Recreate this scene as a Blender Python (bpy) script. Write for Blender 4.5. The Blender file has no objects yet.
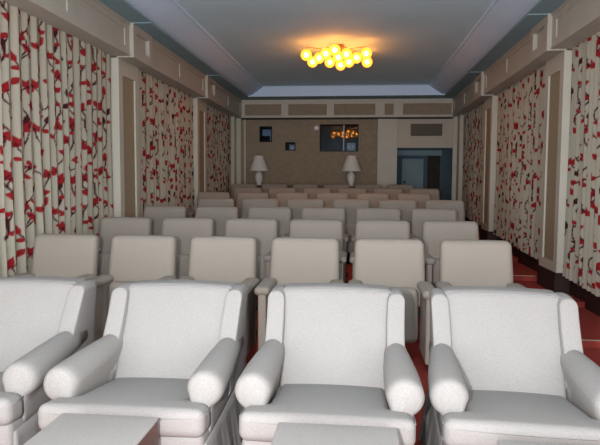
import bpy, bmesh, math, random
import numpy as np
from mathutils import Vector, Matrix
random.seed(7); RNG = np.random.RandomState(11)
SC = bpy.context.scene; COL = SC.collection
H = 1.35                       # camera height over the front floor
PI = math.pi

# ------------------------------------------------------------ materials
def mat(name, col, rough=.8, noise=0, nscale=60, bump=0, bscale=400, metal=0, sheen=0, col2=None, spec=.3, detail=4):
    m = bpy.data.materials.new(name); m.use_nodes = True
    nt = m.node_tree; b = nt.nodes['Principled BSDF']
    b.inputs['Base Color'].default_value = (*col, 1); b.inputs['Roughness'].default_value = rough
    b.inputs['Metallic'].default_value = metal
    b.inputs['Specular IOR Level'].default_value = spec
    if sheen: b.inputs['Sheen Weight'].default_value = sheen
    tc = nt.nodes.new('ShaderNodeTexCoord')
    if noise or col2:
        n = nt.nodes.new('ShaderNodeTexNoise'); n.inputs['Scale'].default_value = nscale; n.inputs['Detail'].default_value = detail
        nt.links.new(tc.outputs['Object'], n.inputs['Vector'])
        r = nt.nodes.new('ShaderNodeValToRGB')
        c2 = col2 or tuple(c*(1-noise) for c in col)
        r.color_ramp.elements[0].position = .35; r.color_ramp.elements[1].position = .65
        r.color_ramp.elements[0].color = (*c2, 1); r.color_ramp.elements[1].color = (*col, 1)
        nt.links.new(n.outputs['Fac'], r.inputs['Fac']); nt.links.new(r.outputs['Color'], b.inputs['Base Color'])
    if bump:
        n2 = nt.nodes.new('ShaderNodeTexNoise'); n2.inputs['Scale'].default_value = bscale; n2.inputs['Detail'].default_value = 2
        nt.links.new(tc.outputs['Object'], n2.inputs['Vector'])
        bp = nt.nodes.new('ShaderNodeBump'); bp.inputs['Strength'].default_value = bump; bp.inputs['Distance'].default_value = .004
        nt.links.new(n2.outputs['Fac'], bp.inputs['Height']); nt.links.new(bp.outputs['Normal'], b.inputs['Normal'])
    return m
def emis(name, col, s):
    m = bpy.data.materials.new(name); m.use_nodes = True; nt = m.node_tree; nt.nodes.clear()
    e = nt.nodes.new('ShaderNodeEmission'); e.inputs['Color'].default_value = (*col, 1); e.inputs['Strength'].default_value = s
    o = nt.nodes.new('ShaderNodeOutputMaterial'); nt.links.new(e.outputs[0], o.inputs[0]); return m
def mixmat(name, first, second, fac):
    m = bpy.data.materials.new(name); m.use_nodes = True; nt = m.node_tree; nt.nodes.clear()
    mx = nt.nodes.new('ShaderNodeMixShader'); mx.inputs[0].default_value = fac
    for i, (kind, col, val) in enumerate((first, second)):
        n = nt.nodes.new(kind); n.inputs['Color'].default_value = (*col, 1)
        if val is not None: n.inputs['Strength' if 'Emission' in kind else 'Roughness'].default_value = val
        nt.links.new(n.outputs[0], mx.inputs[1+i])
    o = nt.nodes.new('ShaderNodeOutputMaterial'); nt.links.new(mx.outputs[0], o.inputs[0]); return m

M = dict(
    slip=mat('slipcover_linen', (.335, .318, .305), .9, .14, 210, .5, 300, spec=.12),
    pipe=mat('piping_linen', (.29, .28, .275), .9),
    seat=mat('theatre_fabric', (.36, .318, .275), .9, .05, 120, .3, 300, spec=.1),
    steel=mat('dark_metal', (.03, .03, .032), .4, metal=.6),
    wall=mat('beige_paint', (.56, .50, .41), .6, .05, 3),
    fascia=mat('beige_gloss_paint', (.48, .445, .385), .5, .06, 4),
    tan=mat('tan_wall_fabric', (.36, .29, .19), .85, .12, 30),
    brown=mat('brown_wall_fabric', (.34, .27, .195), .9, .14, 12, .3, 150),
    trim=mat('pale_trim_paint', (.56, .53, .45), .45, .04, 5),
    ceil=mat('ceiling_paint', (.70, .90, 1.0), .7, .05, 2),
    ledge=mat('ledge_teal', (.26, .38, .42), .7, .08, 2),  # ledge tone, darker and more teal than the ceiling
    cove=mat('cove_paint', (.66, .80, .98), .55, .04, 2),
    carpet=mat('red_carpet', (.44, .075, .06), .95, .25, 90, .8, 300, spec=.05),
    nosing=mat('brass_nosing', (.5, .42, .33), .4, metal=.3),
    base=mat('dark_baseboard', (.035, .017, .014), .6, .3, 10),
    wood=mat('mahogany', (.10, .028, .02), .35, .4, 14, spec=.4),
    dark=mat('booth_dark', (.012, .013, .018), .8),
    blue=mat('alcove_paint', (.10, .16, .20), .7, .1, 5),
    bluel=mat('alcove_trim_paint', (.30, .42, .47), .6, .06, 5),
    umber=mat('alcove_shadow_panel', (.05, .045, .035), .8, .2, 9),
    shade=mat('lamp_shade_linen', (.80, .77, .72), .85, .04, 30),
    ceramic=mat('glazed_ceramic', (.78, .78, .76), .15, spec=.6),
    white=mat('white_plastic', (.9, .9, .92), .4),
    grey=mat('grey_blue_plastic', (.35, .45, .55), .5),
    vent=mat('grille_brown', (.17, .145, .11), .8, .2, 50),
    brass=mat('brass', (.35, .2, .08), .35, metal=.8),
    glass=mixmat('window_glass', ('ShaderNodeBsdfTransparent', (.85, .9, .95), None), ('ShaderNodeBsdfGlossy', (.9, .95, 1), .02), .02),
    globe=mixmat('amber_globe', ('ShaderNodeBsdfTransparent', (1, .8, .45), None), ('ShaderNodeEmission', (1, .36, .035), 3.4), .6),
    bulb=emis('bulb_glow', (1, .39, .14), 62),
)
M['cloth'] = bpy.data.materials.new('floral_curtain_cloth'); M['cloth'].use_nodes = True
_b = M['cloth'].node_tree.nodes['Principled BSDF']; _a = M['cloth'].node_tree.nodes.new('ShaderNodeAttribute'); _a.attribute_name = 'print'
M['cloth'].node_tree.links.new(_a.outputs['Color'], _b.inputs['Base Color']); _b.inputs['Roughness'].default_value = .85; _b.inputs['Specular IOR Level'].default_value = .15

# ------------------------------------------------------------ helpers
def link(name, me, m, parent=None, loc=None):
    o = bpy.data.objects.new(name, me); COL.objects.link(o)
    if m is not None and not me.materials: me.materials.append(m)
    if parent is not None: o.parent = parent
    if loc is not None: o.location = loc
    return o
def obj(name, bm, m, parent=None, smooth=False, loc=None):
    me = bpy.data.meshes.new(name); bmesh.ops.recalc_face_normals(bm, faces=bm.faces); bm.to_mesh(me); bm.free()
    if smooth:
        me.polygons.foreach_set('use_smooth', [True]*len(me.polygons))
    return link(name, me, m, parent, loc)
def tag(o, label=None, cat=None, group=None, kind=None):
    if label: o['label'] = label
    if cat: o['category'] = cat
    if group: o['group'] = group
    if kind: o['kind'] = kind
    return o
def thing(name, label, cat, loc=(0, 0, 0), rz=0, group=None):
    o = bpy.data.objects.new(name, None); COL.objects.link(o); o.empty_display_size = .1
    o.location = loc; o.rotation_euler = (0, 0, rz); return tag(o, label, cat, group)
def copy_tree(o, parent=None):
    c = o.copy(); COL.objects.link(c); c.parent = parent
    for ch in list(o.children): copy_tree(ch, c)
    return c
def box(bm, x0, x1, y0, y1, z0, z1, bev=0):
    v = [bm.verts.new((x, y, z)) for x in (x0, x1) for y in (y0, y1) for z in (z0, z1)]
    fs = [bm.faces.new([v[i] for i in q]) for q in ((0, 1, 3, 2), (4, 6, 7, 5), (0, 4, 5, 1), (2, 3, 7, 6), (0, 2, 6, 4), (1, 5, 7, 3))]
    if bev:
        es = list({e for f in fs for e in f.edges})
        bmesh.ops.bevel(bm, geom=es, offset=bev, segments=2, affect='EDGES', profile=.6)
def bx(*a, bev=0):
    bm = bmesh.new(); box(bm, *a, bev=bev); return bm
def prism(bm, pts, a0, a1, axis):                # polygon pts extruded along an axis
    def P(p, a):
        return {'x': (a, p[0], p[1]), 'y': (p[0], a, p[1]), 'z': (p[0], p[1], a)}[axis]
    A = [bm.verts.new(P(p, a0)) for p in pts]; B = [bm.verts.new(P(p, a1)) for p in pts]
    bm.faces.new(A); bm.faces.new(B[::-1]); n = len(pts)
    for i in range(n): bm.faces.new((A[i], A[(i+1) % n], B[(i+1) % n], B[i]))
def rbox(x0, x1, y0, y1, z0, z1, r, puff=(0, 0, 0), fn=None, n=10, bm=None):
    """rounded, slightly puffed cushion; fn deforms (x,y,z)"""
    bm = bm or bmesh.new()
    c = [(x0+x1)/2, (y0+y1)/2, (z0+z1)/2]; h = [(x1-x0)/2, (y1-y0)/2, (z1-z0)/2]
    rr = min(r, *[q*.98 for q in h])
    def coords(L):
        a = [-L, -L+rr*.15, -L+rr*.45, -L+rr*.8]
        m_ = [-(L-rr)+2*(L-rr)*i/n for i in range(n+1)]
        return a+m_+[-q for q in a[::-1]]
    G = [coords(L) for L in h]; cache = {}
    def vert(i, j, k):
        key = (i, j, k)
        if key not in cache:
            p = [G[0][i], G[1][j], G[2][k]]
            q = [max(-(h[a]-rr), min(h[a]-rr, p[a])) for a in range(3)]
            d = [p[a]-q[a] for a in range(3)]; L = math.sqrt(sum(t*t for t in d)) or 1
            p2 = [q[a]+rr*d[a]/L for a in range(3)]
            u = [p2[a]/h[a] for a in range(3)]
            for a in range(3):
                b_, c_ = (a+1) % 3, (a+2) % 3
                p2[a] += puff[a]*u[a]*(1-min(1, u[b_]**2))*(1-min(1, u[c_]**2))
            w = [p2[a]+c[a] for a in range(3)]
            if fn: w = fn(*w)
            cache[key] = bm.verts.new(w)
        return cache[key]
    N = [len(g)-1 for g in G]
    for a in range(3):
        b_, c_ = (a+1) % 3, (a+2) % 3
        for side in (0, N[a]):
            for i in range(N[b_]):
                for j in range(N[c_]):
                    q = []
                    for di, dj in ((0, 0), (1, 0), (1, 1), (0, 1)):
                        t = [0, 0, 0]; t[a] = side; t[b_] = i+di; t[c_] = j+dj; q.append(vert(*t))
                    bm.faces.new(q if side else q[::-1])
    return bm
def tube(bm, pts, r, sides=6, closed=False):
    pts = [Vector(p) for p in pts]; n = len(pts); rings = []
    for i, p in enumerate(pts):
        a = pts[i-1] if (i > 0 or closed) else p; b = pts[(i+1) % n] if (i < n-1 or closed) else p
        t = (b-a).normalized(); u = t.cross(Vector((0, 0, 1)))
        if u.length < .1: u = t.cross(Vector((0, 1, 0)))
        u.normalize(); w = t.cross(u)
        rings.append([bm.verts.new(p+u*r*math.cos(2*PI*k/sides)+w*r*math.sin(2*PI*k/sides)) for k in range(sides)])
    for i in range(n if closed else n-1):
        A, B = rings[i], rings[(i+1) % n]
        for k in range(sides): bm.faces.new((A[k], A[(k+1) % sides], B[(k+1) % sides], B[k]))
    if not closed: bm.faces.new(rings[0][::-1]); bm.faces.new(rings[-1])
def lathe(prof, sides=28, bm=None, c=(0, 0, 0), cap=True):
    bm = bm or bmesh.new(); R = []
    for r, z in prof: R.append([bm.verts.new((c[0]+r*math.cos(2*PI*k/sides), c[1]+r*math.sin(2*PI*k/sides), c[2]+z)) for k in range(sides)])
    for A, B in zip(R, R[1:]):
        for k in range(sides): bm.faces.new((A[k], A[(k+1) % sides], B[(k+1) % sides], B[k]))
    if cap: bm.faces.new(R[0][::-1]); bm.faces.new(R[-1])
    return bm
def sphere(r, c=(0, 0, 0), seg=24):
    bm = bmesh.new(); bmesh.ops.create_uvsphere(bm, u_segments=seg, v_segments=seg//2, radius=r, matrix=Matrix.Translation(c)); return bm
def frame_strip(bm, a0, a1, z0, z1, f, t, holes):
    """a rail-and-stile frame in the plane 'a/z' with rectangular holes; f maps (a, depth, z) to xyz; t = thickness"""
    As = sorted({a0, a1, *[h[0] for h in holes], *[h[1] for h in holes]}); Zs = sorted({z0, z1, *[h[2] for h in holes], *[h[3] for h in holes]})
    inside = lambda a, z: any(h[0] < a < h[1] and h[2] < z < h[3] for h in holes)
    solid = {}
    for i in range(len(As)-1):
        for k in range(len(Zs)-1):
            solid[i, k] = not inside((As[i]+As[i+1])/2, (Zs[k]+Zs[k+1])/2)
    V = {}
    def v(i, d, k):
        if (i, d, k) not in V: V[i, d, k] = bm.verts.new(f(As[i], t*d, Zs[k]))
        return V[i, d, k]
    for (i, k), s in solid.items():
        if not s: continue
        for d in (0, 1): bm.faces.new((v(i, d, k), v(i+1, d, k), v(i+1, d, k+1), v(i, d, k+1)))
        for (di, dk, e) in ((-1, 0, ((i, k), (i, k+1))), (1, 0, ((i+1, k), (i+1, k+1))), (0, -1, ((i, k), (i+1, k))), (0, 1, ((i, k+1), (i+1, k+1)))):
            if not solid.get((i+di, k+dk), False):
                (p, q), (r_, s_) = e; bm.faces.new((v(p, 0, q), v(r_, 0, s_), v(r_, 1, s_), v(p, 1, q)))
def struct(name, bm, m, parent=None, **k):
    o = obj(name, bm, m, parent, **k)
    if parent is None: o['kind'] = 'structure'
    return o

# ------------------------------------------------------------ room dimensions
XC = -.27; YB = 12.6; YF = -1.6
WL, WR = XC-2.51, XC+2.51            # walls behind the curtains
PL = 2.35; FS = 2.22                 # pilaster and frieze faces, from the centre line
ZF, ZT, ZC = H+1.345, H+1.70, H+1.90
PITCH = 1.193
def row_y(k): return 4.39+PITCH*(k-2)
def tier(k): return .06*(k-1)
def slope(y): return max(0, .05*(y-3.3)+.04)

# floor with its low carpeted tiers
bm = bmesh.new(); pts = [(YF, -.15), (YF, 0)]
edges = []
for k in range(2, 9):
    y = row_y(k)-PITCH+.27; edges.append((y, tier(k))); pts += [(y, tier(k-1)), (y, tier(k))]
pts += [(14.6, tier(8)), (14.6, -.15)]
prism(bm, pts, WL-.1, WR+.1, 'x'); fl = struct('floor', bm, M['carpet'])
for (y, z) in edges:
    bm = bx(1.30, WR-.14, y-.007, y+.007, z-.004, z+.003); obj('stair_nosing', bm, M['nosing'], fl)
    
# walls
struct('wall_left', bx(WL-.1, WL, YF, YB+.1, 0, 3.4), M['wall'])
struct('wall_right', bx(WR, WR+.1, YF, 14.6, 0, 3.4), M['wall'])
struct('wall_front', bx(WL-.1, WR+.1, YF-.1, YF, 0, 3.4), M['wall'])
XW = dict(big=(-.80, .0, H+.63, H+1.185), s1=(-2.11, -1.86, H+.835, H+1.145), s2=(-1.545, -1.35, H+.65, H+.805))
AL, AR, AZ = .83, 2.06, H+.695
bm = bmesh.new()
frame_strip(bm, WL, .83, tier(8), ZF+.02, lambda a, d, z: (a, YB+d, z), .1, list(XW.values()))
struct('wall_back', bm, M['brown'])
bm = bmesh.new(); box(bm, AL, WR, YB, YB+.1, AZ, ZF+.02); box(bm, AR, WR, YB, YB+.1, tier(8), AZ)
hd = struct('trim_1', bm, M['wall'])
bm = bx(1.11, 1.765, YB-.012, YB, H+.945, H+1.2); pnl = obj('vent_grille', bm, M['vent'], hd)
bm = bmesh.new()
for i in range(9): box(bm, 1.12, 1.755, YB-.02, YB-.012, H+.955+i*.027, H+.965+i*.027)
obj('louvre', bm, M['vent'], pnl)

# ceiling: low ledge all round, cove, raised tray
bm = bmesh.new(); t0 = 1.98; t1 = 1.70; YT = 11.95
box(bm, WL-.1, XC-t0-.3, YF, 14.6, ZT+.002, ZT+.3); box(bm, XC+t0+.3, WR+.1, YF, 14.6, ZT+.002, ZT+.3)
box(bm, XC-t0-.3, XC+t0+.3, YT+.1, 14.6, ZT+.002, ZT+.3); box(bm, XC-t0-.3, XC+t0+.3, YF, YF+.3, ZT+.002, ZT+.3)
box(bm, XC-t0-.3, XC+t0+.3, YF, YT+.3, ZC, ZC+.12)
struct('ceiling', bm, M['ceil'])
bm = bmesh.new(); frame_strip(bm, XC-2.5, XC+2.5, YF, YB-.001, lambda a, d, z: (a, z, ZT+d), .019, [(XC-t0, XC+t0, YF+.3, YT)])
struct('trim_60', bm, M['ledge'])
def cove_profile(s):
    out = []
    for i in range(13):
        t = i/12; x = t0-(t0-t1)*t; z = ZT+.02+(ZC-.03-ZT-.02)*(1-math.cos(t*PI/2))**.85 if i else ZT+.02
        out.append((XC+s*x, z))
    return out
for i, s in ((2, -1), (3, 1)):
    bm = bmesh.new(); p = cove_profile(s); q = [(x+s*.03, z+.03) for x, z in p][::-1]
    prism(bm, p+q, YF, YT, 'y')
    box(bm, XC+s*t1-.018, XC+s*t1+.018, YF, YT, ZC-.03, ZC)       # small bead where cove meets ceiling
    o = struct('trim_%d' % i, bm, M['cove'], smooth=False)
bm = bmesh.new(); box(bm, XC-t0, XC+t0, YT, YT+.05, ZT+.02, ZC); box(bm, XC-t1+.02, XC+t1-.02, YT-.03, YT, ZC-.018, ZC); box(bm, XC-t0, XC+t0, YT-.02, YT, ZT, ZT+.02)
struct('trim_4', bm, M['cove'])

# side friezes over the curtains, with breaks over the pilasters
PIL = [(3.05, 3.65), (6.27, 6.86), (9.45, 10.03), (12.33, 12.6)]
tn = 5
for s, side in ((-1, 'left'), (1, 'right')):
    X = lambda d: XC+s*d
    def F(a, d, z, s=s): return (XC+s*(FS+d), a, z)
    holes = []
    for (y0, y1) in ((-1.4, 3.05), (3.65, 6.27), (6.86, 9.45), (10.03, 12.45)):
        n = 2 if y0 > 0 else 3
        w = (y1-y0-.12*(n+1))/n
        for i in range(n):
            a = y0+.12+i*(w+.12); holes.append((a, a+w, ZF+.085, ZT-.085))
    bm = bmesh.new(); frame_strip(bm, YF, YB, ZF, ZT, F, .03, holes)
    box(bm, *sorted((X(FS+.03), X(2.51))), YF, YB, ZF, ZF+.03)     # soffit above the curtains
    box(bm, *sorted((X(FS+.055), X(FS+.07))), YF, YB, ZF+.03, ZT)
    # slim mouldings along the frieze
    box(bm, *sorted((X(FS), X(FS-.012))), YF, YB, ZT-.03, ZT); box(bm, *sorted((X(FS), X(FS-.008))), YF, YB, ZF, ZF+.02)
    fr = struct('trim_%d' % tn, bm, M['fascia']); tn += 1
    for h in holes: obj('frieze_panel', bx(*sorted((X(FS+.013), X(FS+.05))), h[0], h[1], h[2], h[3]), M['fascia'], fr)
    for (y0, y1) in PIL[:3]:
        bm = bmesh.new()
        def G(a, d, z, s=s): return (XC+s*(FS-.045+d), a, z)
        frame_strip(bm, y0, y1, ZF-.015, ZT, G, .045, [(y0+.1, y1-.1, ZF+.085, ZT-.085)])
        box(bm, *sorted((X(FS), X(PL+.02))), y0, y1, ZF-.015, ZF)
        obj('frieze_break', bm, M['fascia'], fr)
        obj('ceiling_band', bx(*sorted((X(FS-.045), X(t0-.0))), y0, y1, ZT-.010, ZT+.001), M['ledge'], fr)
    for (y0, y1) in PIL:
        zb = slope(y0)+.21; bm = bmesh.new()
        def G(a, d, z, s=s): return (XC+s*(PL+d), a, z)
        if y1 < 12.5:
            frame_strip(bm, y0, y1, zb, ZF-.0155, G, .025, [(y0+.11, y1-.11, zb+.1, ZF-.19)])
            box(bm, *sorted((X(PL+.025), X(2.51))), y0, y0+.01, zb, ZF-.0155); box(bm, *sorted((X(PL+.025), X(2.51))), y1-.01, y1, zb, ZF-.0155)
        else: box(bm, *sorted((X(PL), X(2.51))), y0, y1, zb, ZF)
        p = struct('trim_%d' % tn, bm, M['trim']); tn += 1
        if y1 < 12.5: obj('recessed_panel', bx(*sorted((X(PL+.02), X(PL+.05))), y0+.105, y1-.105, zb+.09, ZF-.18), M['tan'], p)
        obj('plinth', bx(*sorted((X(PL-.015), X(2.51))), y0, y1-.001, slope(y0)-.15, zb), M['base'], p)
    bm = bmesh.new()
    prism(bm, [(YF, -.1), (YB, -.1), (YB, slope(YB)+.2), (YF, slope(YF)+.2)], *sorted((X(2.49), X(2.51))), 'x')
    struct('baseboard_'+side, bm, M['base'])

# back frieze
bm = bmesh.new(); BF = YB-.14
holes = [(x0, x1, H+1.375, H+1.61) for x0, x1 in ((-2.42, -1.63), (-1.48, -.66), (-.51, .36), (.55, .74), (.93, 1.93))]
frame_strip(bm, XC-FS, XC+FS, ZF-.02, ZT, lambda a, d, z: (a, BF+d, z), .04, holes)
box(bm, XC-FS, XC+FS, BF-.03, BF, ZF-.02, ZF); box(bm, XC-FS, XC+FS, BF-.03, BF, ZT-.03, ZT); box(bm, XC-FS, XC+FS, BF+.04, YB, ZF-.02, ZF)
fr = struct('trim_%d' % tn, bm, M['trim']); tn += 1
for h in holes: obj('frieze_panel', bx(h[0], h[1], BF+.03, BF+.05, h[2], h[3]), M['brown'], fr)
obj('frieze_shadow_strip', bx(XC-FS, XC+FS, BF-.035, YB, ZF-.045, ZF-.021), M['base'], fr)  # dark strip standing in for the shadow line below the frieze
# back pilaster left of the alcove and narrow corner strips
bm = bmesh.new(); frame_strip(bm, .42, AL, tier(8), ZF-.02, lambda a, d, z: (a, YB-.06+d, z), .05, [(.54, .71, tier(8)+.35, ZF-.28)])
bm2 = bm; p = struct('trim_%d' % tn, bm2, M['trim']); tn += 1
obj('recessed_panel', bx(.53, .72, YB-.045, YB-.0, tier(8)+.3, ZF-.25), M['trim'], p)
for x0, x1 in ((XC-PL+.0, XC-PL+.09), (XC-PL+.16, XC-PL+.2), (1.985, 2.06)):
    bm = bx(x0, x1, YB-.04, YB, tier(8), ZF-.02); struct('trim_%d' % tn, bm, M['trim']); tn += 1

# projection booth behind the back wall, seen through its windows
bm = bmesh.new()
box(bm, -2.4, .2, 13.5, 13.55, 1.7, 2.75); box(bm, -2.45, -2.4, 12.7, 13.55, 1.7, 2.75); box(bm, .2, .25, 12.7, 13.55, 1.7, 2.75)
box(bm, -2.4, .2, 12.7, 13.5, 1.7, 1.745); box(bm, -2.4, .2, 12.7, 13.5, 2.7, 2.75)
struct('wall_booth', bm, M['dark'])
def window(i, key, div=None, tilt=0):
    x0, x1, z0, z1 = XW[key]; w = .018
    bm = bmesh.new(); frame_strip(bm, x0-.012, x1+.012, z0-.012, z1+.012, lambda a, d, z: (a, YB-.012+d, z), .04, [(x0+.006, x1-.006, z0+.006, z1-.006)])
    fr = struct('window_%d' % i, bm, M['dark'])
    if div: obj('mullion', bx(div-.012, div+.012, YB-.012, YB+.03, z0, z1), M['grey'], fr)
    bm = bmesh.new(); h = (z1-z0)/2; dy = math.tan(tilt)*h
    prism(bm, [(YB+.05-dy, z0), (YB+.054-dy, z0), (YB+.054+dy, z1), (YB+.05+dy, z1)], x0, x1, 'x')
    obj('glass', bm, M['glass'], fr); return fr
window(1, 's1', None, math.radians(2)); window(2, 's2'); window(3, 'big', -.30, math.radians(2.7))
o = thing('projector', 'small pale projector behind the right pane of the wide booth window', 'projector', (-.14, 12.9, 1.75))
obj('body', bx(-.09, .09, 0, .35, .1, .42, bev=.01), M['grey'], o)
for sx in (-.045, .04): obj('lens', sphere(.022, (sx, -.005, .33), 14), M['white'], o, smooth=True)
obj('stand', bx(-.04, .04, .1, .2, 0, .1), M['dark'], o)
o = thing('spotlight', 'small white-lensed light behind the little square booth window', 'light', (-1.43, 12.85, 1.75))
obj('housing', bx(-.07, .06, 0, .25, .2, .38, bev=.01), M['grey'], o); bm = bmesh.new()
obj('lens', sphere(.035, (.01, -.01, .31), 16), M['white'], o, smooth=True); obj('stand', bx(-.03, .03, .1, .18, 0, .2), M['dark'], o)
o = thing('control_box', 'grey box high behind the leftmost booth window', 'box', (-2.0, 12.95, 1.75))
obj('body', bx(-.12, .12, 0, .2, .58, .72, bev=.006), M['grey'], o); obj('stand', bx(.05, .11, .05, .15, 0, .58), M['grey'], o)
bm = lathe([(0.001, 0), (.05, 0), (.055, .012), (.04, .03), (.001, .034)], 20); bmesh.ops.rotate(bm, verts=bm.verts, matrix=Matrix.Rotation(PI/2, 3, 'X'))
o = obj('wall_sensor', bm, M['white'], smooth=True, loc=(-.885, YB, H+1.12)); tag(o, 'round white sensor high on the brown back wall', 'sensor')

# alcove at the back right with a panelled door
struct('wall_alcove', (lambda b: (box(b, AL-.1, AL, YB+.1, 14.6, tier(8), ZT), box(b, AL, WR, 14.2, 14.3, tier(8), ZT), b)[-1])(bmesh.new()), M['blue'])
A0 = 14.17
bm = bmesh.new(); box(bm, AL, 1.98, A0-.04, A0+.03, H+.60, H+.72); tp = struct('trim_%d' % tn, bm, M['bluel']); tn += 1
bm = bmesh.new(); frame_strip(bm, 1.06, 1.56, tier(8), H+.52, lambda a, d, z: (a, A0-.02+d, z), .05,
    [(1.13, 1.28, tier(8)+.2, 1.1), (1.34, 1.49, tier(8)+.2, 1.1), (1.13, 1.28, 1.25, H+.42), (1.34, 1.49, 1.25, H+.42)])
box(bm, 1.06, 1.56, A0+.01, A0+.03, tier(8), H+.52)
dr = struct('door_1', bm, M['bluel']); obj('door_knob', sphere(.025, (1.12, A0-.045, 1.32), 12), M['steel'], dr, smooth=True)
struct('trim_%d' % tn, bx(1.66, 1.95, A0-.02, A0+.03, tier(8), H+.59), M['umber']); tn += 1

# ------------------------------------------------------------ floral curtains
TW, TH, RES = 1.50, 1.30, .0035
NX, NZ = int(TW/RES), int(TH/RES)
SS, TT = np.meshgrid(np.arange(NX)*RES, np.arange(NZ)*RES)
base_c = np.array([.42, .385, .31]); IMG = np.tile(base_c, (NZ, NX, 1)); RED = np.array([.28, .014, .018]); DK = np.array([.050, .010, .014]); PINK = np.array([.42, .12, .09])
def stamp(cx, cz, fn, col):
    dx = (SS-cx+TW/2) % TW-TW/2; dz = (TT-cz+TH/2) % TH-TH/2
    m = np.clip(fn(dx, dz), 0, 1)[..., None]; np.copyto(IMG, IMG*(1-m)+col*m)
def petal(cx, cz, L, W, ang, col):
    ca, sa = math.cos(ang), math.sin(ang)
    def fn(dx, dz):
        u = dx*ca+dz*sa; v = -dx*sa+dz*ca; t = np.clip(u/L, 0, 1)
        w = W*np.sin(PI*t**.75)*.5+1e-6
        return np.where((u > 0) & (u < L), (w-np.abs(v))/.003+.5, 0)
    stamp(cx, cz, fn, col)
def vine(pts, r, col):
    for (x, z), (x2, z2) in zip(pts, pts[1:]):
        n = max(2, int(math.hypot(x2-x, z2-z)/.03)); L = math.hypot(x2-x, z2-z)+1e-6
        def fn(dx, dz):
            t = np.clip((dx*(x2-x)+dz*(z2-z))/L**2, 0, 1)
            return (r-np.hypot(dx-t*(x2-x), dz-t*(z2-z)))/.003+.5
        stamp(x, z, fn, col)
rr_ = random.Random(5)
spots = []
for lane in range(5):
    x = .15+lane*.30; z = rr_.uniform(0, .3); pts = []
    ph = rr_.uniform(0, 6); A = .045
    for i in range(27):
        t = i/26; pts.append((x+A*math.sin(2*PI*t*2+ph)+.02*math.sin(2*PI*5*t+ph), z+TH*t))
    vine(pts, .006, DK)
    for j in range(12):
        i = int((j+.5)/12*26); px, pz = pts[i]; sd = 1 if j % 2 else -1
        a = rr_.uniform(.1, 1.0); L = rr_.uniform(.07, .15); br = [(px, pz)]
        for q in range(1, 6):
            a += rr_.uniform(-.1, .42); px += sd*L/5*math.cos(a); pz += L/5*math.sin(a); br.append((px, pz))
        vine(br, .0055, DK)
        kind = rr_.random(); an = math.atan2(math.sin(a), sd*math.cos(a))
        if kind < .50:
            n = rr_.choice((3, 3, 4)); S = rr_.uniform(.065, .095)
            for q in range(n): petal(px, pz, S, S*.66, an+(q-(n-1)/2)*.95, RED)
            petal(px, pz, .03, .02, an, DK)
        elif kind < .78:
            petal(px, pz, .10, .048, an, RED); petal(br[3][0], br[3][1], .07, .034, an+1.2, RED)
        else:
            petal(px, pz, .085, .042, an, DK); petal(br[2][0], br[2][1], .07, .036, an-1.3, RED)
for _ in range(26):
    a = rr_.uniform(0, 6.28); x, z = rr_.uniform(0, TW), rr_.uniform(0, TH)
    petal(x, z, rr_.uniform(.04, .07), .035, a, rr_.choice((RED, RED, DK)))
def curtain(name, label, s, y0, y1, res, off):
    comp = .80; L = (y1-y0)/comp; n = int(L/res); zt = ZF+.01; nz = int(2.3/res)
    S = np.linspace(0, L, n+1); rng = np.random.RandomState(int(off*10)+3)
    ph = np.cumsum(np.interp(S, np.linspace(0, L, 24), rng.uniform(.7, 1.35, 24)))*2*PI/.150*res*1.02
    amp = np.interp(S, np.linspace(0, L, 30), rng.uniform(.008, .022, 30))
    Y = y0+S*comp+.010*np.sin(2*ph)
    Y = np.clip(Y, y0+.004, y1-.004)
    yb = slope(0)*0+np.array([slope(v) for v in Y])+.18
    T = np.linspace(0, 1, nz+1)[:, None]
    Z = zt+(yb[None, :]-zt)*T
    wob = .35*np.sin(3.1*T+S[None, :]*2.3)
    D = amp[None, :]*np.tanh(1.6*np.sin(ph[None, :]+wob*T))*(.75+.45*T)+.006*np.sin(S[None, :]*3+T*4)
    Xc = XC+s*(2.425)-s*D
    YY = np.tile(Y, (nz+1, 1))
    co = np.stack([Xc, YY, Z], -1).reshape(-1, 3)
    si = (((S[None, :]*.95+off) % TW)/RES).astype(int) % NX + 0*Z.astype(int); ti = ((Z*.95 % TH)/RES).astype(int) % NZ
    col = IMG[ti, si]
    i0 = (np.arange(nz)[:, None]*(n+1)+np.arange(n)[None, :]).reshape(-1)
    quads = np.stack([i0, i0+1, i0+n+2, i0+n+1], -1)
    if s < 0: quads = quads[:, ::-1]
    me = bpy.data.meshes.new(name); me.vertices.add(len(co)); me.vertices.foreach_set('co', co.ravel())
    me.loops.add(quads.size); me.loops.foreach_set('vertex_index', quads.ravel().astype(np.int32))
    me.polygons.add(len(quads)); me.polygons.foreach_set('loop_start', np.arange(len(quads), dtype=np.int32)*4)
    me.polygons.foreach_set('use_smooth', np.ones(len(quads), bool)); me.update(calc_edges=True)
    at = me.color_attributes.new('print', 'FLOAT_COLOR', 'POINT')
    at.data.foreach_set('color', np.concatenate([col.reshape(-1, 3), np.ones((len(co), 1))], 1).ravel())
    tag(link(name, me, M['cloth']), label, 'curtain', 'floral curtains along the side walls')
BAYS = ((3.66, 6.26, .0072, 'nearest the armchairs', 'front bay'), (6.87, 9.44, .0085, '', 'middle bay'), (10.04, 12.32, .013, '', 'rear bay'))
for s, side in ((-1, 'left'), (1, 'right')):
    for i, (y0, y1, res, near, bay) in enumerate(BAYS):
        lab = 'red floral pleated curtain on the %s wall, ' % side + ('in the front bay nearest the armchairs', 'in the middle bay between two pilasters', 'in the rear bay beside the back wall')[i]
        curtain('floral_curtain', lab, s, y0, y1, res, .37*i+(.6 if s > 0 else 0))

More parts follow.
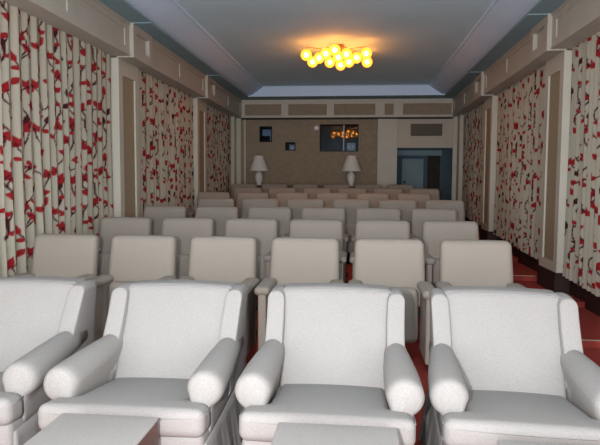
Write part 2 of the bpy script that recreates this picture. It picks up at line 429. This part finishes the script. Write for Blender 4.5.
# ------------------------------------------------------------ theatre seats
def build_seat():
    root = thing('theatre_seat', '', 'theatre seat')
    def lean(x, y, z):
        return (x*(1+.05*(z-.85)*-1), y-(.85-z)*.24, z-.02*0)
    obj('backrest', rbox(-.255, .255, -.03, .085, .37, .85, .042, (.004, .010, .004), lean, 6), M['seat'], root, smooth=True)
    obj('seat_cushion', rbox(-.20, .20, -.27, -.15, .13, .52, .045, (0, .012, 0), lambda x, y, z: (x, y-(z-.13)*-.08, z), 6), M['seat'], root, smooth=True)
    for s in (-1, 1):
        a = obj('armrest', rbox(*sorted((s*.196, s*.304)), -.52, -.10, .505, .56, .026, (0, 0, .006), None, 5), M['seat'], root, smooth=True)
        obj('arm_panel', rbox(*sorted((s*.222, s*.277)), -.508, -.11, .06, .52, .012, (0, 0, 0), lambda x, y, z: (x, y-.0*(z), z), 3), M['seat'], root, smooth=False)
    bm = bmesh.new(); box(bm, -.12, .12, -.2, .0, 0, .03, bev=.004); box(bm, -.05, .05, -.13, -.03, .03, .375); box(bm, -.225, .225, -.13, -.115, .30, .34)
    obj('pedestal', bm, M['steel'], root)
    return root
ORD = ('first', 'second', 'third', 'fourth', 'fifth', 'sixth', 'seventh')
seat0 = build_seat(); used = False
for k in range(2, 9):
    xs = {5: [-1.96+.626*i for i in range(6)], 7: [-1.96+.626*i for i in range(6)], 8: [-2.262+.619*i for i in range(6)]}.get(k, [-2.288+.633*i for i in range(6)])
    for i, x in enumerate(xs):
        o = copy_tree(seat0) if used else seat0; used = True
        o.location = (x, row_y(k), tier(k)); o.rotation_euler = (0, 0, 0)
        row = 'the first row behind the armchairs' if k == 2 else 'the last row before the lamps' if k == 8 else 'the %s row behind the armchairs' % ORD[k-2]
        col = ('at the left wall end', 'second from the left', 'third from the left', 'third from the right', 'second from the right', 'at the right aisle end')[i]
        tag(o, 'beige padded theatre seat in %s, %s' % (row, col), 'theatre seat', 'theatre seats in seven rows')

# ------------------------------------------------------------ armchairs
def arm_mesh(s):
    """rolled arm: keyhole section lofted from wing to front"""
    bm = bmesh.new(); rings = []
    ys = [-.722, -.712, -.69, -.655, -.5, -.35, -.2, -.05]; sc = [.74, .90, .98, 1.0, .98, .93, .86, .80]; xo = [0, 0, 0, 0, -.002, -.005, -.008, -.010]
    for y, k, dx in zip(ys, sc, xo):
        ring = []; cx, cz, r = .296+dx, .522+.03*max(0, y+.6), .075
        for i in range(21):           # the roll, from under its outer side over the top to the inner side
            a = math.radians(-62+i*(242)/20)
            ring.append((cx+r*k*math.cos(a), cz+r*k*math.sin(a)))
        ring += [(.245, .45), (.250, .36), (.262, .335)]          # inner face
        ring += [(.318, .335), (.327, .37), (.326, .42)]         # outer face
        cen = (.29, .45)
        if k < .95: ring = [(cen[0]+(p[0]-cen[0])*(.86 if k < .9 else .95), p[1] if p[1] > .45 else p[1]) for p in ring]
        rings.append([bm.verts.new((s*p[0], y, p[1])) for p in ring])
    n = len(rings[0])
    for A, B in zip(rings, rings[1:]):
        for k in range(n): bm.faces.new((A[k], A[(k+1) % n], B[(k+1) % n], B[k]))
    bm.faces.new(rings[0]); bm.faces.new(rings[-1][::-1])
    return bm
def wing_mesh(s):
    """side wing: slab with a sloped front edge, top leaning out"""
    bm = bmesh.new()
    def f(x, y, z):
        t = (z-.36)/.46                               # 0 bottom .. 1 top
        yf = -.36+.305*t-.05*math.sin(PI*min(1, max(0, t)))*0-.04*(1-min(1, t))**2; yb = .06+.055*t
        u = (y+.5)                                    # 0..1
        top = .012*(1-abs(2*u-1)**2)*max(0, t-.8)*5
        curve = .016*math.sin(PI*min(1, max(0, t)))
        return (s*(x*(1-.02) + .004*t - curve*.5-.010), yf+(yb-yf)*u+curve*.2, z+top)
    return rbox(.268, .350, -.5, .5, .36, .798, .033, (.006, 0, 0), f, 8, bm)
def build_armchair():
    root = thing('armchair', '', 'armchair')
    def bk(x, y, z):
        t = (z-.40)/.42
        return (x*(.92+.13*t), y-.30+.285*t+.012*math.sin(PI*t)+.0022*math.sin(x*34+z*7+2*math.sin(z*9))*math.sin(PI*min(1, max(0, t))), z+.008*(1-(x/.28)**2)*max(0, t))
    obj('backrest', rbox(-.268, .268, 0, .15, .38, .808, .028, (0, .016, .004), bk, 12), M['slip'], root, smooth=True)
    bm = bmesh.new(); pts = []
    for i in range(9):
        z = .44+(.782-.44)*i/8; pts.append(bk(-.262, -.002, z))
    for i in range(1, 13):
        pts.append(bk(-.262+.524*i/12,   .003, .798))
    for i in range(9):
        z = .782-(.782-.44)*i/8; pts.append(bk(.262, -.002, z))
    tube(bm, pts, .0032, 6); obj('back_piping', bm, M['pipe'], root, smooth=True)
    for s in (-1, 1): obj('wing', wing_mesh(s), M['slip'], root, smooth=True)
    # outer back, seen from behind and the side
    obj('outer_back', rbox(-.315, .315, .04, .15, .12, .79, .03, (0, .01, 0), lambda x, y, z: (x, y-.10*(.79-z)/.7, z), 6), M['slip'], root, smooth=True)
    for s in (-1, 1):
        a = obj('arm', arm_mesh(s), M['slip'], root, smooth=True)
    # T-shaped seat cushion
    def seatf(x, y, z):
        w = .325 if y < -.715 else .325-.085*min(1, (y+.715)/.015)
        return (x/.325*w, y, z-.15*(y+.80))
    c = obj('seat_cushion', rbox(-.325, .325, -.845, -.20, .375, .488, .035, (.006, .012, .014), seatf, 22), M['slip'], root, smooth=True)
    for dz in (.463, ):
        bm = bmesh.new(); pts = [(-.327, -.73, dz+.0), (-.326, -.80, dz), (-.315, -.832, dz), (-.28, -.846, dz)]
        pts += [(-.28+.56*i/10, -.846-.010*math.sin(PI*i/10), dz) for i in range(1, 10)]+[(.28, -.846, dz), (.315, -.832, dz), (.326, -.80, dz), (.327, -.73, dz)]
        tube(bm, pts, .003, 5); obj('cushion_piping', bm, M['pipe'], c, smooth=True)
    obj('front_rail', rbox(-.318, .318, -.825, -.18, .27, .392, .03, (.004, .008, 0), None, 8), M['slip'], root, smooth=True)
    # skirt with pleats
    bm = bmesh.new(); R = []
    per = []
    x1, ya, yb = .325, -.80, .06
    for i in range(40): per.append((-x1+2*x1*i/40, ya, 0, -1))
    for i in range(50): per.append((x1, ya+(yb-ya)*i/50, 1, 0))
    for i in range(40): per.append((x1-2*x1*i/40, yb, 0, 1))
    for i in range(50): per.append((-x1, yb+(ya-yb)*i/50, -1, 0))
    for z, fl_ in ((.345, 0), (.30, .004), (.2, .018), (.1, .030), (.012, .040)):
        row = []
        for j, (x, y, nx, ny) in enumerate(per):
            wv = .010*math.sin(j*.55)*(1-z/.345)+.006*math.sin(j*1.7)*(1-z/.345)
            row.append(bm.verts.new((x+nx*(fl_+wv), y+ny*(fl_+wv), z)))
        R.append(row)
    n = len(per)
    for A, B in zip(R, R[1:]):
        for k in range(n): bm.faces.new((A[k], A[(k+1) % n], B[(k+1) % n], B[k]))
    bm.faces.new(R[0])
    obj('skirt', bm, M['slip'], root, smooth=True)
    for x in (-.27, .27):
        for y in (-.72, -.03): obj('leg', bx(x-.02, x+.02, y-.02, y+.02, 0, .30), M['wood'], root)
    return root
chair0 = build_armchair()
CH = [(-1.735, 2.90, 5.0, 'white slipcovered armchair cut off by the left edge of the photo'),
      (-.900, 2.90, 1.0, 'white slipcovered armchair second from the left, behind the wood-sided ottoman'),
      (-.098, 2.90, -.4, 'white slipcovered armchair in the centre foreground behind the wide ottoman'),
      (.703, 2.90, -3.8, 'white slipcovered armchair at the right end of the front row beside the aisle')]
for i, (x, y, a, lab) in enumerate(CH):
    o = chair0 if i == 0 else copy_tree(chair0)
    o.location = (x, y, 0); o.rotation_euler = (0, 0, math.radians(a)); tag(o, lab, 'armchair', 'white armchairs in the front row')

# ottomans
def ottoman(x0, x1, y1, zt, rz, lab):
    w = (x1-x0)/2; o = thing('ottoman', lab, 'ottoman', ((x0+x1)/2, y1, 0), rz, 'ottomans in front of the armchairs')
    obj('cushion', rbox(-w, w, -.42, 0, zt-.014, zt, .007, (0, 0, .008), None, 8), M['slip'], o, smooth=True)
    bm = bx(-w+.003, w-.003, -.417, -.003, .12, zt-.01, bev=.003); obj('side_panel', bm, M['wood'], o)
    for sx in (-1, 1):
        for y in (-.39, -.03): obj('leg', bx(sx*(w-.03)-.018, sx*(w-.03)+.018, y-.018, y+.018, 0, .13, bev=.003), M['wood'], o)
ottoman(-1.044, -.688, 1.95, .513, 0, 'low ottoman with a pale top and dark wood sides before the second armchair')
ottoman(-.264, .146, 1.955, .513, 0, 'wide pale ottoman before the centre armchair')
ottoman(.475, .86, 1.945, .488, -.03, 'pale ottoman barely in view before the right-hand armchair')

# ------------------------------------------------------------ console and lamps
zc = H-.115
o = thing('console_table', 'long dark wood console behind the last row of seats', 'table', (-1.1, 12.36, tier(8)))
obj('tabletop', bx(-1.35, 1.35, -.13, .13, zc-tier(8)-.03, zc-tier(8), bev=.004), M['wood'], o)
for x in (-1.3, 1.3):
    for y in (-.1, .1): obj('leg', bx(x-.02, x+.02, y-.02, y+.02, 0, zc-tier(8)-.03), M['wood'], o)
def lamp(x, lab):
    o = thing('table_lamp', lab, 'lamp', (x, 12.33, zc), 0, 'white table lamps on the console')
    obj('lamp_base', lathe([(.06, 0), (.065, .02), (.045, .035), (.075, .10), (.085, .17), (.08, .23), (.055, .28), (.028, .30), (.026, .33)]), M['ceramic'], o, smooth=True)
    bm = bmesh.new(); tube(bm, [(0, 0, .32), (0, 0, .65)], .008); obj('lamp_stem', bm, M['brass'], o)
    bm = lathe([(.21, .31), (.095, .63)], 32, cap=False); lathe([(.206, .31), (.091, .63)], 32, bm, cap=False)
    s = obj('lamp_shade', bm, M['shade'], o, smooth=True)
    bm = bmesh.new(); tube(bm, [(.088, 0, .628), (-.088, 0, .628)], .003); tube(bm, [(0, .088, .628), (0, -.088, .628)], .003); obj('shade_spider', bm, M['brass'], s)
    obj('finial', sphere(.013, (0, 0, .66), 10), M['brass'], o, smooth=True)
lamp(-2.09, 'white table lamp at the left end of the console, nearer the corner')
lamp(-.13, 'white table lamp below the wide booth window')

# ------------------------------------------------------------ chandelier
CX, CY = -.30, 8.40
o = thing('chandelier', 'brass ceiling fixture with a cluster of glowing amber globes', 'chandelier', (CX, CY, ZC))
obj('canopy', lathe([(.001, -.04), (.06, -.04), (.09, -.02), (.10, 0), (.001, 0)], 24), M['brass'], o, smooth=True)
bm = bmesh.new(); tube(bm, [(0, 0, -.04), (0, 0, -.10)], .012); obj('stem', bm, M['brass'], o)
GL = [(-.72, 8.14, 0), (-.67, 8.62, 0), (-.56, 8.40, .01), (-.45, 8.13, .01), (-.32, 7.93, .015), (-.42, 8.66, 0), (-.27, 8.88, 0), (-.17, 8.17, .01), (-.14, 8.66, 0), (-.03, 8.42, .01), (.10, 8.15, .01), (.12, 8.68, 0), (-.29, 8.42, .02)]
for gx, gy, dz in GL:
    x, y = gx-CX, gy-CY; z = H+1.72-ZC+dz
    bm = bmesh.new(); L = math.hypot(x, y) or .01
    tube(bm, [(0, 0, -.075), (x*.9, y*.9, -.075), (x, y, -.085), (x, y, z+.06)], .006); a = obj('arm', bm, M['brass'], o)
    g = obj('globe', sphere(.078, (x, y, z), 24), M['globe'], a, smooth=True)
    obj('bulb', sphere(.036, (x, y, z), 10), M['bulb'], a, smooth=True)

# ------------------------------------------------------------ light, camera, world
L = bpy.data.lights.new('camera_flash', 'AREA'); L.shape = 'DISK'; L.size = .03; L.energy = 80; L.color = (1, .97, .97)
fo = bpy.data.objects.new('camera_flash', L); COL.objects.link(fo); fo.location = (-.16, -.02, H+.03)
cam = bpy.data.cameras.new('camera'); co = bpy.data.objects.new('camera', cam); COL.objects.link(co)
cam.sensor_fit = 'HORIZONTAL'; cam.sensor_width = 36; cam.lens = 583/600*36; cam.clip_start = .02
yaw, pitch, roll = math.radians(5.58), math.radians(4.15), math.radians(.3)
fw = Vector((-math.sin(yaw)*math.cos(pitch), math.cos(yaw)*math.cos(pitch), -math.sin(pitch)))
rt = Vector((math.cos(yaw), math.sin(yaw), 0)); up = rt.cross(fw)
r2 = rt*math.cos(roll)+up*math.sin(roll); u2 = -rt*math.sin(roll)+up*math.cos(roll)
Rm = Matrix((r2, u2, -fw)).transposed()
co.matrix_world = Matrix.Translation((0, 0, H)) @ Rm.to_4x4()
fo.rotation_euler = Rm.to_euler()
SC.camera = co
# large soft fill light, added behind the camera to lift ceiling and seats
L = bpy.data.lights.new('fill_lamp', 'AREA'); L.shape = 'RECTANGLE'; L.size = 4.2; L.size_y = 2.2; L.energy = 320; L.color = (.88, .95, 1)
so = bpy.data.objects.new('fill_lamp', L); COL.objects.link(so); so.location = (XC, YF+.15, 1.35)
so.rotation_euler = (math.radians(90+15), 0, 0)
w = bpy.data.worlds.new('world'); SC.world = w; w.use_nodes = True
w.node_tree.nodes['Background'].inputs[0].default_value = (.5, .55, .65, 1); w.node_tree.nodes['Background'].inputs[1].default_value = .05
SC.view_settings.view_transform = 'Standard'; SC.view_settings.look = 'None'; SC.view_settings.gamma = 1
SC.view_settings.use_curve_mapping = False; SC.view_settings.exposure = 0
